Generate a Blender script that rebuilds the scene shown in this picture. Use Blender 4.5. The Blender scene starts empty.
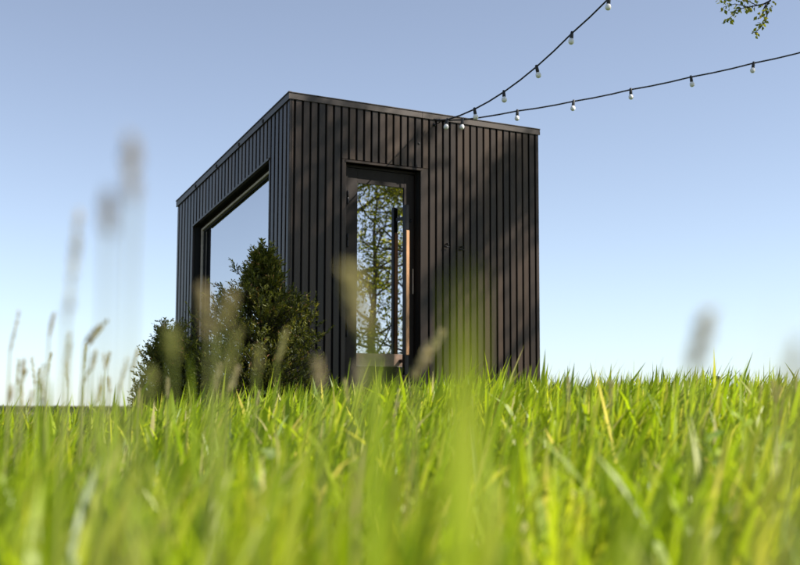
import bpy, bmesh, math, random
import numpy as np
from mathutils import Vector, Matrix, Quaternion

# ------------------------------------------------------------------ camera, sky, sun
S = bpy.context.scene
COL = S.collection
EZ = 0.34                                   # eye height above the ground under the lens
F_PX, PITCH, ROLL = 1243.44, 0.098206, -0.003305
cam_d = bpy.data.cameras.new('camera')
cam = bpy.data.objects.new('camera', cam_d); COL.objects.link(cam)
cam.location = (0, 0, EZ)
cam.rotation_mode = 'QUATERNION'
cam.rotation_quaternion = Quaternion((1, 0, 0), math.pi / 2 + PITCH) @ Quaternion((0, 0, 1), -ROLL)
cam_d.sensor_width = 36.0
cam_d.lens = 36.0 * F_PX / 800.0
cam_d.clip_start = 0.05
cam_d.clip_end = 20000
cam_d.dof.use_dof = True
cam_d.dof.focus_distance = 8.8
cam_d.dof.aperture_fstop = 3.6
S.camera = cam

SUN_EL, SUN_AZ = math.radians(40), math.radians(98)      # azimuth clockwise from the view direction (+Y)
sun_dir = Vector((math.sin(SUN_AZ) * math.cos(SUN_EL), math.cos(SUN_AZ) * math.cos(SUN_EL), math.sin(SUN_EL)))
W = bpy.data.worlds.new('World'); S.world = W; W.use_nodes = True
nt = W.node_tree
bg = nt.nodes['Background']
sky = nt.nodes.new('ShaderNodeTexSky'); sky.sky_type = 'NISHITA'
sky.sun_disc = False
sky.sun_elevation = SUN_EL
sky.sun_rotation = SUN_AZ
sky.altitude = 0
sky.air_density = 0.7
sky.dust_density = 0.25
sky.ozone_density = 5.0
hs = nt.nodes.new('ShaderNodeHueSaturation'); hs.inputs['Saturation'].default_value = 0.69     # pale spring sky, even all round
tn_ = nt.nodes.new('ShaderNodeMix'); tn_.data_type = 'RGBA'; tn_.blend_type = 'MULTIPLY'; tn_.inputs[0].default_value = 1
tn_.inputs[7].default_value = (0.998, 0.980, 0.938, 1)
nt.links.new(sky.outputs[0], hs.inputs['Color']); nt.links.new(hs.outputs[0], tn_.inputs[6]); nt.links.new(tn_.outputs[2], bg.inputs[0])
bg.inputs[1].default_value = 0.0755
sun_d = bpy.data.lights.new('sun', 'SUN'); sun_d.energy = 5.0; sun_d.angle = math.radians(0.53)
sun_d.color = (1.0, 0.95, 0.87)
sun = bpy.data.objects.new('sun', sun_d); COL.objects.link(sun)
sun.rotation_euler = sun_dir.to_track_quat('Z', 'Y').to_euler()
sun.location = (12, -4, 20)
S.view_settings.view_transform = 'Standard'
S.view_settings.look = 'None'
S.view_settings.exposure = 1.36
S.view_settings.gamma = 1.0
S.cycles.use_denoising = True
S.cycles.max_bounces = 8
S.cycles.transparent_max_bounces = 8
S.cycles.sample_clamp_indirect = 6.0
rng = np.random.default_rng(11)
random.seed(7)

# ------------------------------------------------------------------ helpers
def at(px, py, depth):
    """world point on the photograph's ray through (px, py), at this distance along +Y"""
    u, v = px - 400.0, 282.5 - py
    cr, sr = math.cos(ROLL), math.sin(ROLL)
    u, v = u * cr + v * sr, -u * sr + v * cr
    c, s = math.cos(PITCH), math.sin(PITCH)
    r = Vector((u / F_PX, c - v / F_PX * s, s + v / F_PX * c))
    return Vector((0, 0, EZ)) + r * (depth / r.y)

def sstep(a, b, x):
    t = np.clip((x - a) / (b - a), 0, 1)
    return t * t * (3 - 2 * t)

def ground_z(x, y):
    x = np.asarray(x, float); y = np.asarray(y, float)
    r = np.hypot(x, y)
    side = 0.88 * sstep(-2.2, 0.6, x) + 0.12 * sstep(0.5, 2.5, x)
    z = 0.20 * sstep(2.2, 8.0, y) * side - 0.022 * sstep(-0.14, -0.24, x / np.maximum(y, 0.5)) * sstep(2, 6, y)
    z = z + 0.015 * np.sin(x * 1.7 + 0.4) * np.cos(y * 1.3) * sstep(1.5, 4, r)
    left = sstep(-1.0, -4.5, x)
    z = z - 12.2 * sstep(18, 620, r) - left * 0.5 * sstep(7.5, 22, y)
    return z

def mesh_np(name, verts, faces_flat, face_sizes, smooth=True):
    me = bpy.data.meshes.new(name)
    nv, nl, nf = len(verts), len(faces_flat), len(face_sizes)
    me.vertices.add(nv); me.loops.add(nl); me.polygons.add(nf)
    me.vertices.foreach_set('co', np.asarray(verts, np.float32).ravel())
    me.loops.foreach_set('vertex_index', np.asarray(faces_flat, np.int32))
    starts = np.zeros(nf, np.int32); starts[1:] = np.cumsum(face_sizes)[:-1]
    me.polygons.foreach_set('loop_start', starts)
    if smooth:
        me.polygons.foreach_set('use_smooth', np.ones(nf, bool))
    me.update(calc_edges=True)
    me.validate()
    return me

def link(name, me, m=None, parent=None, loc=None, rot=None):
    o = bpy.data.objects.new(name, me); COL.objects.link(o)
    if m is not None and not me.materials:
        me.materials.append(m)
    if parent is not None: o.parent = parent
    if loc is not None: o.location = loc
    if rot is not None: o.rotation_euler = rot
    return o

def thing(name, label, cat, loc=(0, 0, 0), rotz=0.0, group=None):
    o = bpy.data.objects.new(name, None); COL.objects.link(o)
    o.location = loc; o.rotation_euler = (0, 0, rotz); o.empty_display_size = 0.1
    o['label'] = label; o['category'] = cat
    if group: o['group'] = group
    return o

def hexa(pts, name, bevel=0.0):
    """8 points: bottom 4 counter-clockwise, top 4 counter-clockwise"""
    bm = bmesh.new()
    v = [bm.verts.new(p) for p in pts]
    for f in ((3, 2, 1, 0), (4, 5, 6, 7), (0, 1, 5, 4), (1, 2, 6, 5), (2, 3, 7, 6), (3, 0, 4, 7)):
        bm.faces.new([v[i] for i in f])
    bmesh.ops.recalc_face_normals(bm, faces=bm.faces)
    if bevel:
        bmesh.ops.bevel(bm, geom=list(bm.edges), offset=bevel, segments=1, affect='EDGES', clamp_overlap=True)
    me = bpy.data.meshes.new(name); bm.to_mesh(me); bm.free()
    return me

def boxm(x0, x1, y0, y1, z0, z1, name='box', bevel=0.0):
    return hexa([(x0, y0, z0), (x1, y0, z0), (x1, y1, z0), (x0, y1, z0), (x0, y0, z1), (x1, y0, z1), (x1, y1, z1), (x0, y1, z1)], name, bevel)

def join_me(mes, name):
    bm = bmesh.new()
    for m in mes:
        bm.from_mesh(m); bpy.data.meshes.remove(m)
    me = bpy.data.meshes.new(name); bm.to_mesh(me); bm.free()
    return me

def pieces(name, mes, m, parent):
    for me in mes:
        me.name = name; link(name, me, m, parent)

class Tubes:
    def __init__(s): s.v = []; s.f = []; s.n = 0
    def add(s, pts, rad, sides=6, cap=True):
        pts = [Vector(p) for p in pts]; n = len(pts)
        up = None; rings = []
        for i, p in enumerate(pts):
            d = (pts[min(i + 1, n - 1)] - pts[max(i - 1, 0)]).normalized()
            if up is None:
                up = d.orthogonal().normalized()
            up = (up - d * up.dot(d)); up = up.normalized() if up.length > 1e-6 else d.orthogonal().normalized()
            w = d.cross(up)
            r = rad[i] if hasattr(rad, '__len__') else rad
            ring = []
            for k in range(sides):
                a = 2 * math.pi * k / sides
                s.v.append(p + (up * math.cos(a) + w * math.sin(a)) * r); ring.append(s.n); s.n += 1
            rings.append(ring)
        for a, b in zip(rings[:-1], rings[1:]):
            for k in range(sides):
                s.f.append((a[k], a[(k + 1) % sides], b[(k + 1) % sides], b[k]))
        if cap:
            s.f.append(tuple(reversed(rings[0]))); s.f.append(tuple(rings[-1]))
    def mesh(s, name):
        me = bpy.data.meshes.new(name); me.from_pydata([tuple(v) for v in s.v], [], s.f)
        me.polygons.foreach_set('use_smooth', np.ones(len(me.polygons), bool))
        return me

def lathe(profile, name, sides=14, smooth=True):
    t = Tubes()
    rings = []
    v = []; f = []
    for (r, z) in profile:
        ring = []
        for k in range(sides):
            a = 2 * math.pi * k / sides
            ring.append(len(v)); v.append((r * math.cos(a), r * math.sin(a), z))
        rings.append(ring)
    for a, b in zip(rings[:-1], rings[1:]):
        for k in range(sides):
            f.append((a[k], a[(k + 1) % sides], b[(k + 1) % sides], b[k]))
    f.append(tuple(reversed(rings[0]))); f.append(tuple(rings[-1]))
    me = bpy.data.meshes.new(name); me.from_pydata(v, [], f)
    if smooth: me.polygons.foreach_set('use_smooth', np.ones(len(f), bool))
    return me

# ------------------------------------------------------------------ materials
def mat(name):
    m = bpy.data.materials.new(name); m.use_nodes = True
    return m, m.node_tree, m.node_tree.nodes['Principled BSDF']

def simple(name, col, rough=0.6, metal=0.0, spec=0.5, noise=None, bump=0.0, scale=(1, 1, 1)):
    m, t, b = mat(name)
    b.inputs['Base Color'].default_value = (*col, 1)
    b.inputs['Roughness'].default_value = rough
    b.inputs['Metallic'].default_value = metal
    b.inputs['Specular IOR Level'].default_value = spec
    if noise:
        sc, amt = noise
        tc = t.nodes.new('ShaderNodeTexCoord'); mp = t.nodes.new('ShaderNodeMapping')
        mp.inputs['Scale'].default_value = scale
        n = t.nodes.new('ShaderNodeTexNoise'); n.inputs['Scale'].default_value = sc; n.inputs['Detail'].default_value = 5
        r = t.nodes.new('ShaderNodeValToRGB')
        r.color_ramp.elements[0].position = 0.25; r.color_ramp.elements[1].position = 0.75
        r.color_ramp.elements[0].color = (*[c * (1 - amt) for c in col], 1)
        r.color_ramp.elements[1].color = (*[min(1, c * (1 + amt)) for c in col], 1)
        t.links.new(tc.outputs['Object'], mp.inputs[0]); t.links.new(mp.outputs[0], n.inputs[0])
        t.links.new(n.outputs[0], r.inputs[0]); t.links.new(r.outputs[0], b.inputs['Base Color'])
        if bump:
            bp = t.nodes.new('ShaderNodeBump'); bp.inputs['Strength'].default_value = bump; bp.inputs['Distance'].default_value = 0.004
            t.links.new(n.outputs[0], bp.inputs['Height']); t.links.new(bp.outputs[0], b.inputs['Normal'])
    return m

def cladding_mat():
    m, t, b = mat('stained_timber')
    tc = t.nodes.new('ShaderNodeTexCoord'); mp = t.nodes.new('ShaderNodeMapping'); mp.inputs['Scale'].default_value = (34, 34, 1.1)
    n = t.nodes.new('ShaderNodeTexNoise'); n.inputs['Scale'].default_value = 2.2; n.inputs['Detail'].default_value = 7; n.inputs['Roughness'].default_value = 0.62
    info = t.nodes.new('ShaderNodeObjectInfo')
    add = t.nodes.new('ShaderNodeMath'); add.operation = 'MULTIPLY_ADD'; add.inputs[1].default_value = 0.55; 
    sc = t.nodes.new('ShaderNodeMath'); sc.operation = 'MULTIPLY'; sc.inputs[1].default_value = 0.50
    r = t.nodes.new('ShaderNodeValToRGB')
    e = r.color_ramp.elements
    e[0].position = 0.22; e[0].color = (0.0120, 0.0068, 0.0039, 1)
    e[1].position = 0.80; e[1].color = (0.041, 0.0242, 0.0138, 1)
    t.links.new(tc.outputs['Object'], mp.inputs[0]); t.links.new(mp.outputs[0], n.inputs[0])
    t.links.new(info.outputs['Random'], add.inputs[0]); t.links.new(n.outputs[0], sc.inputs[0]); t.links.new(sc.outputs[0], add.inputs[2])
    t.links.new(add.outputs[0], r.inputs[0]); t.links.new(r.outputs[0], b.inputs['Base Color'])
    b.inputs['Roughness'].default_value = 0.34
    b.inputs['Specular IOR Level'].default_value = 0.38
    bp = t.nodes.new('ShaderNodeBump'); bp.inputs['Strength'].default_value = 0.25; bp.inputs['Distance'].default_value = 0.003
    t.links.new(n.outputs[0], bp.inputs['Height']); t.links.new(bp.outputs[0], b.inputs['Normal'])
    return m

def leaf_mat(name, ramp, trans=0.45, rough=0.5, tcol_gain=(1.25, 1.2, 0.6)):
    """colour comes from a per-leaf 'tint' value through a ramp; part of the light passes through"""
    m, t, b = mat(name)
    at_ = t.nodes.new('ShaderNodeAttribute'); at_.attribute_name = 'tint'
    r = t.nodes.new('ShaderNodeValToRGB')
    el = r.color_ramp.elements
    while len(el) < len(ramp): el.new(0.5)
    for e, (p, c) in zip(el, ramp):
        e.position = p; e.color = (*c, 1)
    t.links.new(at_.outputs['Fac'], r.inputs[0])
    t.links.new(r.outputs[0], b.inputs['Base Color'])
    b.inputs['Roughness'].default_value = rough
    b.inputs['Specular IOR Level'].default_value = 0.35
    tr = t.nodes.new('ShaderNodeBsdfTranslucent')
    mul = t.nodes.new('ShaderNodeMix'); mul.data_type = 'RGBA'; mul.blend_type = 'MULTIPLY'; mul.inputs[0].default_value = 1
    mul.inputs[7].default_value = (*tcol_gain, 1)
    t.links.new(r.outputs[0], mul.inputs[6]); t.links.new(mul.outputs[2], tr.inputs[0])
    mx = t.nodes.new('ShaderNodeMixShader'); mx.inputs[0].default_value = trans
    t.links.new(b.outputs[0], mx.inputs[1]); t.links.new(tr.outputs[0], mx.inputs[2])
    t.links.new(mx.outputs[0], t.nodes['Material Output'].inputs[0])
    return m

def glass_mat(name, ior, tint, wave):
    m = bpy.data.materials.new(name); m.use_nodes = True; t = m.node_tree
    t.nodes.remove(t.nodes['Principled BSDF'])
    g = t.nodes.new('ShaderNodeBsdfGlossy'); g.inputs['Roughness'].default_value = 0.0
    g.inputs['Color'].default_value = (0.95, 0.96, 1.0, 1)
    tp = t.nodes.new('ShaderNodeBsdfTransparent'); tp.inputs['Color'].default_value = (*tint, 1)
    fr = t.nodes.new('ShaderNodeFresnel'); fr.inputs['IOR'].default_value = ior
    geo = t.nodes.new('ShaderNodeNewGeometry')
    mx = t.nodes.new('ShaderNodeMixShader')
    n = t.nodes.new('ShaderNodeTexNoise'); n.inputs['Scale'].default_value = 1.6; n.inputs['Detail'].default_value = 1.0
    tc = t.nodes.new('ShaderNodeTexCoord')
    bp = t.nodes.new('ShaderNodeBump'); bp.inputs['Strength'].default_value = 1.0; bp.inputs['Distance'].default_value = wave
    t.links.new(tc.outputs['Object'], n.inputs[0]); t.links.new(n.outputs[0], bp.inputs['Height'])
    t.links.new(bp.outputs[0], g.inputs['Normal'])
    t.links.new(fr.outputs[0], mx.inputs[0]); t.links.new(tp.outputs[0], mx.inputs[1]); t.links.new(g.outputs[0], mx.inputs[2])
    t.links.new(mx.outputs[0], t.nodes['Material Output'].inputs[0])
    return m

M = {}
M['clad'] = cladding_mat()
M['black'] = simple('black_membrane', (0.006, 0.0055, 0.005), 0.8)
M['metal'] = simple('dark_flashing', (0.034, 0.0225, 0.0155), 0.42, 0.0, 0.5, (6, 0.25), 0.05)
M['frame'] = simple('dark_frame_paint', (0.015, 0.0095, 0.0065), 0.5, 0, 0.22, (30, 0.2))
M['bead'] = simple('pale_bead', (0.50, 0.42, 0.35), 0.5, 0, 0.5, (20, 0.2))
M['steel'] = simple('blackened_steel', (0.012, 0.012, 0.014), 0.3, 0.6, 0.5)
M['wood'] = simple('oiled_oak', (0.42, 0.22, 0.105), 0.5, 0, 0.4, (14, 0.25), 0.2, (8, 8, 0.7))
M['paleboard'] = simple('pale_pine', (0.42, 0.30, 0.19), 0.6, 0, 0.3, (9, 0.2), 0.1, (6, 6, 0.6))
M['glass_band'] = simple('pale_brown_band', (0.26, 0.17, 0.12), 0.45, 0.0, 0.4, (25, 0.15))
M['glass_door'] = glass_mat('mirror_tinted_glass', 6.0, (0.30, 0.30, 0.30), 0.0016)
M['glass_win'] = glass_mat('coated_window_glass', 7.0, (0.35, 0.38, 0.42), 0.0012)
M['rubber'] = simple('black_rubber', (0.01, 0.01, 0.011), 0.55)
def bulb_mat():
    m, t, b = mat('frosted_bulb')
    b.inputs['Base Color'].default_value = (0.82, 0.80, 0.78, 1); b.inputs['Roughness'].default_value = 0.12
    b.inputs['Subsurface Weight'].default_value = 0.3; b.inputs['Subsurface Radius'].default_value = (0.02, 0.02, 0.02)
    return m
M['bulb'] = bulb_mat()
M['bark'] = simple('bark', (0.11, 0.082, 0.06), 0.85, 0, 0.2, (12, 0.5), 0.6, (3, 3, 0.6))
M['twig'] = simple('twig_bark', (0.045, 0.036, 0.03), 0.8, 0, 0.2)
M['post'] = simple('weathered_post', (0.10, 0.075, 0.05), 0.85, 0, 0.2, (10, 0.4), 0.4, (5, 5, 0.5))
M['grass'] = leaf_mat('grass_blade', [(0.0, (0.045, 0.085, 0.006)), (0.35, (0.150, 0.225, 0.010)), (0.7, (0.280, 0.355, 0.016)), (0.86, (0.37, 0.38, 0.05)), (1.0, (0.50, 0.42, 0.22))], 0.55, 0.42, (1.4, 1.4, 0.5))
M['straw'] = leaf_mat('seed_head', [(0.0, (0.22, 0.28, 0.05)), (0.5, (0.48, 0.41, 0.22)), (1.0, (0.44, 0.39, 0.34))], 0.45, 0.7, (1.1, 1.05, 0.95))  # grey end of the ramp paints in the backlit look of thin heads
M['juniper'] = leaf_mat('juniper_sprig', [(0.0, (0.028, 0.038, 0.007)), (0.5, (0.095, 0.105, 0.014)), (0.85, (0.27, 0.26, 0.04)), (0.93, (0.33, 0.25, 0.07)), (1.0, (0.46, 0.22, 0.12))], 0.35, 0.5)
M['leaf'] = leaf_mat('young_leaf', [(0.0, (0.085, 0.125, 0.014)), (0.6, (0.23, 0.25, 0.03)), (1.0, (0.38, 0.32, 0.07))], 0.58, 0.45, (1.5, 1.4, 0.6))
M['weed'] = leaf_mat('weed_leaf', [(0.0, (0.10, 0.17, 0.03)), (0.6, (0.20, 0.29, 0.06)), (1.0, (0.34, 0.42, 0.18))], 0.4, 0.3)

def ground_mat():
    m, t, b = mat('meadow_soil')
    tc = t.nodes.new('ShaderNodeTexCoord')
    n = t.nodes.new('ShaderNodeTexNoise'); n.inputs['Scale'].default_value = 3; n.inputs['Detail'].default_value = 8
    r = t.nodes.new('ShaderNodeValToRGB'); r.color_ramp.elements[0].color = (0.03, 0.042, 0.010, 1); r.color_ramp.elements[1].color = (0.085, 0.10, 0.025, 1)
    r.color_ramp.elements[0].position = 0.3; r.color_ramp.elements[1].position = 0.7
    vor = t.nodes.new('ShaderNodeTexVoronoi'); vor.inputs['Scale'].default_value = 0.0045; vor.inputs['Randomness'].default_value = 0.9
    rf = t.nodes.new('ShaderNodeValToRGB'); rf.color_ramp.interpolation = 'CONSTANT'
    el = rf.color_ramp.elements
    el[0].color = (0.06, 0.075, 0.025, 1); el[1].position = 0.35; el[1].color = (0.17, 0.14, 0.10, 1)
    e = el.new(0.6); e.color = (0.085, 0.10, 0.035, 1)
    e = el.new(0.8); e.color = (0.22, 0.19, 0.15, 1)
    sep = t.nodes.new('ShaderNodeVectorMath'); sep.operation = 'LENGTH'
    mr = t.nodes.new('ShaderNodeMapRange'); mr.inputs[1].default_value = 60; mr.inputs[2].default_value = 160
    mix = t.nodes.new('ShaderNodeMix'); mix.data_type = 'RGBA'
    t.links.new(tc.outputs['Object'], n.inputs[0]); t.links.new(n.outputs[0], r.inputs[0])
    t.links.new(tc.outputs['Object'], vor.inputs[0]); t.links.new(vor.outputs['Color'], rf.inputs[0])
    t.links.new(tc.outputs['Object'], sep.inputs[0]); t.links.new(sep.outputs['Value'], mr.inputs[0]); t.links.new(mr.outputs[0], mix.inputs[0])
    t.links.new(r.outputs[0], mix.inputs[6]); t.links.new(rf.outputs[0], mix.inputs[7]); t.links.new(mix.outputs[2], b.inputs['Base Color'])
    b.inputs['Roughness'].default_value = 0.95; b.inputs['Specular IOR Level'].default_value = 0.1
    return m
M['ground'] = ground_mat()

# ------------------------------------------------------------------ ground sheet
def build_ground():
    rr = np.concatenate([[0.0], np.geomspace(0.4, 9500, 120)])
    na = 240
    a = np.linspace(0, 2 * np.pi, na, endpoint=False)
    R, A = np.meshgrid(rr[1:], a, indexing='ij')
    x = (R * np.sin(A)).ravel(); y = (R * np.cos(A)).ravel()
    z = ground_z(x, y)
    verts = np.vstack([[[0, 0, float(ground_z(0, 0))]], np.stack([x, y, z], 1)])
    nr = len(rr) - 1
    i, k = np.meshgrid(np.arange(nr - 1), np.arange(na), indexing='ij')
    i = i.ravel(); k = k.ravel(); k2 = (k + 1) % na
    q = np.stack([1 + i * na + k, 1 + i * na + k2, 1 + (i + 1) * na + k2, 1 + (i + 1) * na + k], 1)[:, ::-1]
    kk = np.arange(na)
    tri = np.stack([np.zeros(na, int), 1 + (kk + 1) % na, 1 + kk], 1)
    flat = np.concatenate([q.ravel(), tri.ravel()])
    sizes = np.concatenate([np.full(len(q), 4), np.full(na, 3)])
    o = link('ground', mesh_np('ground', verts, flat, sizes), M['ground'])
    o['kind'] = 'structure'
    o['label'] = 'grassy meadow soil running out to distant fields on the horizon'
build_ground()

# ------------------------------------------------------------------ cabin
TH = 0.55184
CX, CY = -0.99753, 10.9698
CW, CL, CH, SL = 2.8205, 2.6674, 2.8011, 0.2318
GZ = 0.12
ZO = EZ - GZ                                # eye-relative height -> local height
PITCHB = 0.08; G0 = 0.0541
cabin = thing('cabin', 'small dark brown timber cabin with vertical boards and a sloping flat roof', 'cabin', (CX, CY, GZ), TH)
BASE = 0.16                                 # underside of the boards
def roof_under(y): return CH - SL * y - 0.05 + ZO
TOP = CH - 0.045 + ZO

def build_cabin():
    C_ = cabin
    # --- front wall backing + boards
    d0, d1, dtop, dbot = 0.587, 1.399, 2.224 + ZO, 0.10 + ZO
    y0, y1 = 0.024, 0.15
    fw = link('wall', join_me([
        boxm(0.024, d0, y0, y1, 0.05, TOP), boxm(d1, CW - 0.024, y0, y1, 0.05, TOP),
        boxm(d0, d1, y0, y1, dtop, TOP), boxm(d0, d1, y0, y1, 0.05, dbot)], 'wall'), M['black'], C_)
    bev = 0.003
    full = boxm(-0.03, 0.03, 0, 0.022, BASE, TOP, 'board', bev)
    short = boxm(-0.03, 0.03, 0, 0.022, dtop + 0.028, TOP, 'board', bev)
    under = boxm(-0.03, 0.03, 0, 0.022, BASE, dbot - 0.03, 'board', bev)
    link('board', boxm(0.0235, 0.044, 0, 0.022, BASE, TOP, 'board', bev), M['clad'], fw)
    link('board', boxm(CW - 0.036, CW, 0, 0.022, BASE, TOP, 'board', bev), M['clad'], fw)
    for i in range(34):
        cx = G0 + (i + 0.5) * PITCHB
        if i == 6:
            pieces('board', [boxm(cx - 0.03, cx + 0.03, 0, 0.022, dtop + 0.028, TOP, 'b', bev), boxm(cx - 0.03, d0, 0, 0.022, BASE, dtop + 0.0275, 'b', bev)], M['clad'], fw)
        elif i == 17:
            pieces('board', [boxm(cx - 0.03, cx + 0.03, 0, 0.022, dtop + 0.028, TOP, 'b', bev), boxm(d1, cx + 0.03, 0, 0.022, BASE, dtop + 0.0275, 'b', bev)], M['clad'], fw)
        elif 7 <= i <= 16:
            o = link('board', short, M['clad'], fw, (cx, 0, 0)); o = link('board', under, M['clad'], fw, (cx, 0, 0))
        else:
            link('board', full, M['clad'], fw, (cx, 0, 0))
    link('lintel', boxm(d0 - 0.012, d1 + 0.012, -0.006, 0.085, dtop, dtop + 0.022, 'lintel', 0.002), M['clad'], fw)
    # --- side wall backing + boards; local y runs away from the corner
    w0, w1, wbot = 0.413, 2.215, 0.22 + ZO
    def wtop(y): return 2.247 + ZO - SL * 0.965 * (y - w0)
    def sheet(ya, yb, za, zb, zc, zd, xa=0.024, xb=0.15, nm='s', bv=0.0):
        """between ya and yb, bottoms za/zb and tops zc/zd"""
        return hexa([(xa, ya, za), (xb, ya, za), (xb, yb, zb), (xa, yb, zb), (xa, ya, zc), (xb, ya, zc), (xb, yb, zd), (xa, yb, zd)], nm, bv)
    sw = link('wall', join_me([
        sheet(0.1505, w0, 0.05, 0.05, roof_under(0.1505), roof_under(w0)), sheet(w1, CL - 0.02, 0.05, 0.05, roof_under(w1), roof_under(CL - 0.02)),
        sheet(w0, w1, wtop(w0), wtop(w1), roof_under(w0), roof_under(w1)), sheet(w0, w1, 0.05, 0.05, wbot, wbot)], 'wall'), M['black'], C_)
    sw['label'] = 'boarded wall with the large window'
    def side_board(a, b):
        lo, hi = BASE, None
        parts = []
        if b <= w0 + 0.004 or a >= w1 - 0.004:
            parts.append((a, b, BASE, BASE, roof_under(a), roof_under(b)))
        else:
            aa, bb = a, b
            if a < w0: parts.append((a, w0, BASE, BASE, roof_under(a), roof_under(w0))); aa = w0 + 0.0005
            if b > w1: parts.append((w1, b, BASE, BASE, roof_under(w1), roof_under(b))); bb = w1 - 0.0005
            parts.append((aa, bb, wtop(aa) + 0.02, wtop(bb) + 0.02, roof_under(aa), roof_under(bb)))
            parts.append((aa, bb, BASE, BASE, wbot - 0.03, wbot - 0.03))
        pieces('board', [sheet(*q, xa=0.0, xb=0.0235, bv=0.003 if (q[1] - q[0]) > 0.012 else 0) for q in parts if q[1] - q[0] > 0.008], M['clad'], sw)
    side_board(0.0, 0.043)
    n = int((CL - 0.055) / PITCHB)
    for i in range(n):
        a = 0.055 + i * PITCHB
        side_board(a + 0.0125, a + PITCHB - 0.0125)
    if CL - (0.055 + n * PITCHB) > 0.03:
        side_board(0.055 + n * PITCHB + 0.010, CL)
    # --- the two walls turned away from the camera
    link('wall', boxm(CW - 0.15, CW - 0.026, 0.1505, CL - 0.16, 0.05, roof_under(CL) - 0.01), M['clad'], C_)
    gb = hexa([(CW - 0.15, 0.1505, roof_under(CL) - 0.0095), (CW - 0.026, 0.1505, roof_under(CL) - 0.0095), (CW - 0.026, CL - 0.16, roof_under(CL) - 0.0095), (CW - 0.15, CL - 0.16, roof_under(CL) - 0.0095),
               (CW - 0.15, 0.1505, roof_under(0.15)), (CW - 0.026, 0.1505, roof_under(0.15)), (CW - 0.026, CL - 0.16, roof_under(CL - 0.16)), (CW - 0.15, CL - 0.16, roof_under(CL - 0.16))], 'wall')
    link('wall', gb, M['clad'], C_)
    link('wall', boxm(0.1505, CW - 0.026, CL - 0.16, CL - 0.02, 0.05, roof_under(CL) - 0.002), M['clad'], C_)
    # --- floor and plinth
    link('floor', boxm(0.152, CW - 0.152, 0.152, CL - 0.162, 0.06, 0.28), M['paleboard'], C_)
    link('plinth', boxm(0.06, CW - 0.06, 0.06, CL - 0.06, -0.25, 0.048), M['black'], C_)
    link('bench', boxm(0.9, 2.66, 1.7, 2.5, 0.30, 0.70, 'bench', 0.004), M['paleboard'], C_)
    # --- roof and fascias
    top = CH + ZO
    def rt(y): return top - SL * y
    roof = link('roof', hexa([(0.012, 0.012, rt(0.012) - 0.05), (CW - 0.01, 0.012, rt(0.012) - 0.05), (CW - 0.01, CL, rt(CL) - 0.05), (0.012, CL, rt(CL) - 0.05),
                              (0.012, 0.012, rt(0.012) - 0.006), (CW - 0.01, 0.012, rt(0.012) - 0.006), (CW - 0.01, CL, rt(CL) - 0.006), (0.012, CL, rt(CL) - 0.006)], 'roof'), M['metal'], C_)
    segs = 2
    for i in range(segs):
        a = -0.012 + (CW + 0.024) * i / segs + (0.0015 if i else 0); b = -0.012 + (CW + 0.024) * (i + 1) / segs
        link('fascia', boxm(a, b, -0.012, -0.0015, top - 0.064, top - 0.008, 'f', 0.0015), M['metal'], roof); link('drip_edge', boxm(a, b, -0.018, 0.011, top - 0.0075, top, 'f', 0.001), M['metal'], roof)
    segs = 5
    for i in range(segs):
        a = -0.012 + (CL + 0.024) * i / segs + (0.003 if i else 0); b = -0.012 + (CL + 0.024) * (i + 1) / segs
        if i == 0: a = -0.0125
        f1 = sheet(a, b, rt(a) - 0.068, rt(b) - 0.068, rt(a) - 0.008, rt(b) - 0.008, xa=-0.013, xb=-0.0015)
        f2 = sheet(a - (0.006 if i == 0 else 0), b, rt(a) - 0.0075, rt(b) - 0.0075, rt(a), rt(b), xa=-0.02, xb=0.0115)
        link('fascia', f1, M['metal'], roof); link('drip_edge', f2, M['metal'], roof)
        if i:
            yy = a - 0.0015
            link('seam_clip', sheet(yy - 0.012, yy + 0.012, rt(yy) - 0.062, rt(yy) - 0.062, rt(yy) - 0.030, rt(yy) - 0.030, xa=-0.018, xb=-0.0132), M['black'], roof)
    # --- door
    door = bpy.data.objects.new('door', None); COL.objects.link(door); door.parent = C_; door.location = (0, 0, 0); door.empty_display_size = 0.1
    Y = 0.09
    fz1 = dtop - 0.004
    pieces('frame_bar', [boxm(0.590, 0.648, Y - 0.008, 0.148, dbot + 0.001, fz1), boxm(1.387, 1.396, Y - 0.008, 0.148, dbot + 0.001, fz1), boxm(0.6485, 1.3865, Y - 0.008, 0.148, fz1 - 0.022, fz1)], M['frame'], door)
    lz0, lz1 = 0.125 + ZO, 2.195 + ZO
    gx0, gx1, gz0, gz1 = 0.760, 1.268, 0.356 + ZO, 2.060 + ZO
    pieces('door_rail', [boxm(0.652, gx0, Y, Y + 0.05, lz0, lz1, 'l', 0.002), boxm(gx1, 1.384, Y, Y + 0.05, lz0, lz1, 'l', 0.002),
                          boxm(gx0 + 0.0005, gx1 - 0.0005, Y + 0.001, Y + 0.049, gz1, lz1 - 0.001), boxm(gx0 + 0.0005, gx1 - 0.0005, Y + 0.001, Y + 0.049, lz0 + 0.001, gz0)], M['frame'], door)
    link('pane', boxm(gx0 + 0.001, gx1 - 0.001, Y + 0.012, Y + 0.018, gz0 + 0.001, gz1 - 0.001), M['glass_door'], door)
    link('pale_band', boxm(gx0 + 0.002, gx1 - 0.002, Y + 0.007, Y + 0.0105, gz0 + 0.002, 0.475 + ZO), M['glass_band'], door)  # added strip standing for the pale band in the lower glass
    for zz in (1.85, 1.45, 0.62):
        hp = lathe([(0.008, zz + ZO), (0.009, zz + ZO + 0.004), (0.009, zz + ZO + 0.062), (0.0075, zz + ZO + 0.064), (0.009, zz + ZO + 0.066), (0.009, zz + ZO + 0.122), (0.007, zz + ZO + 0.126)], 'hinge', 10)
        link('hinge', hp, M['steel'], door, (0.650, Y - 0.010, 0))
    hx = 1.238
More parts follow.
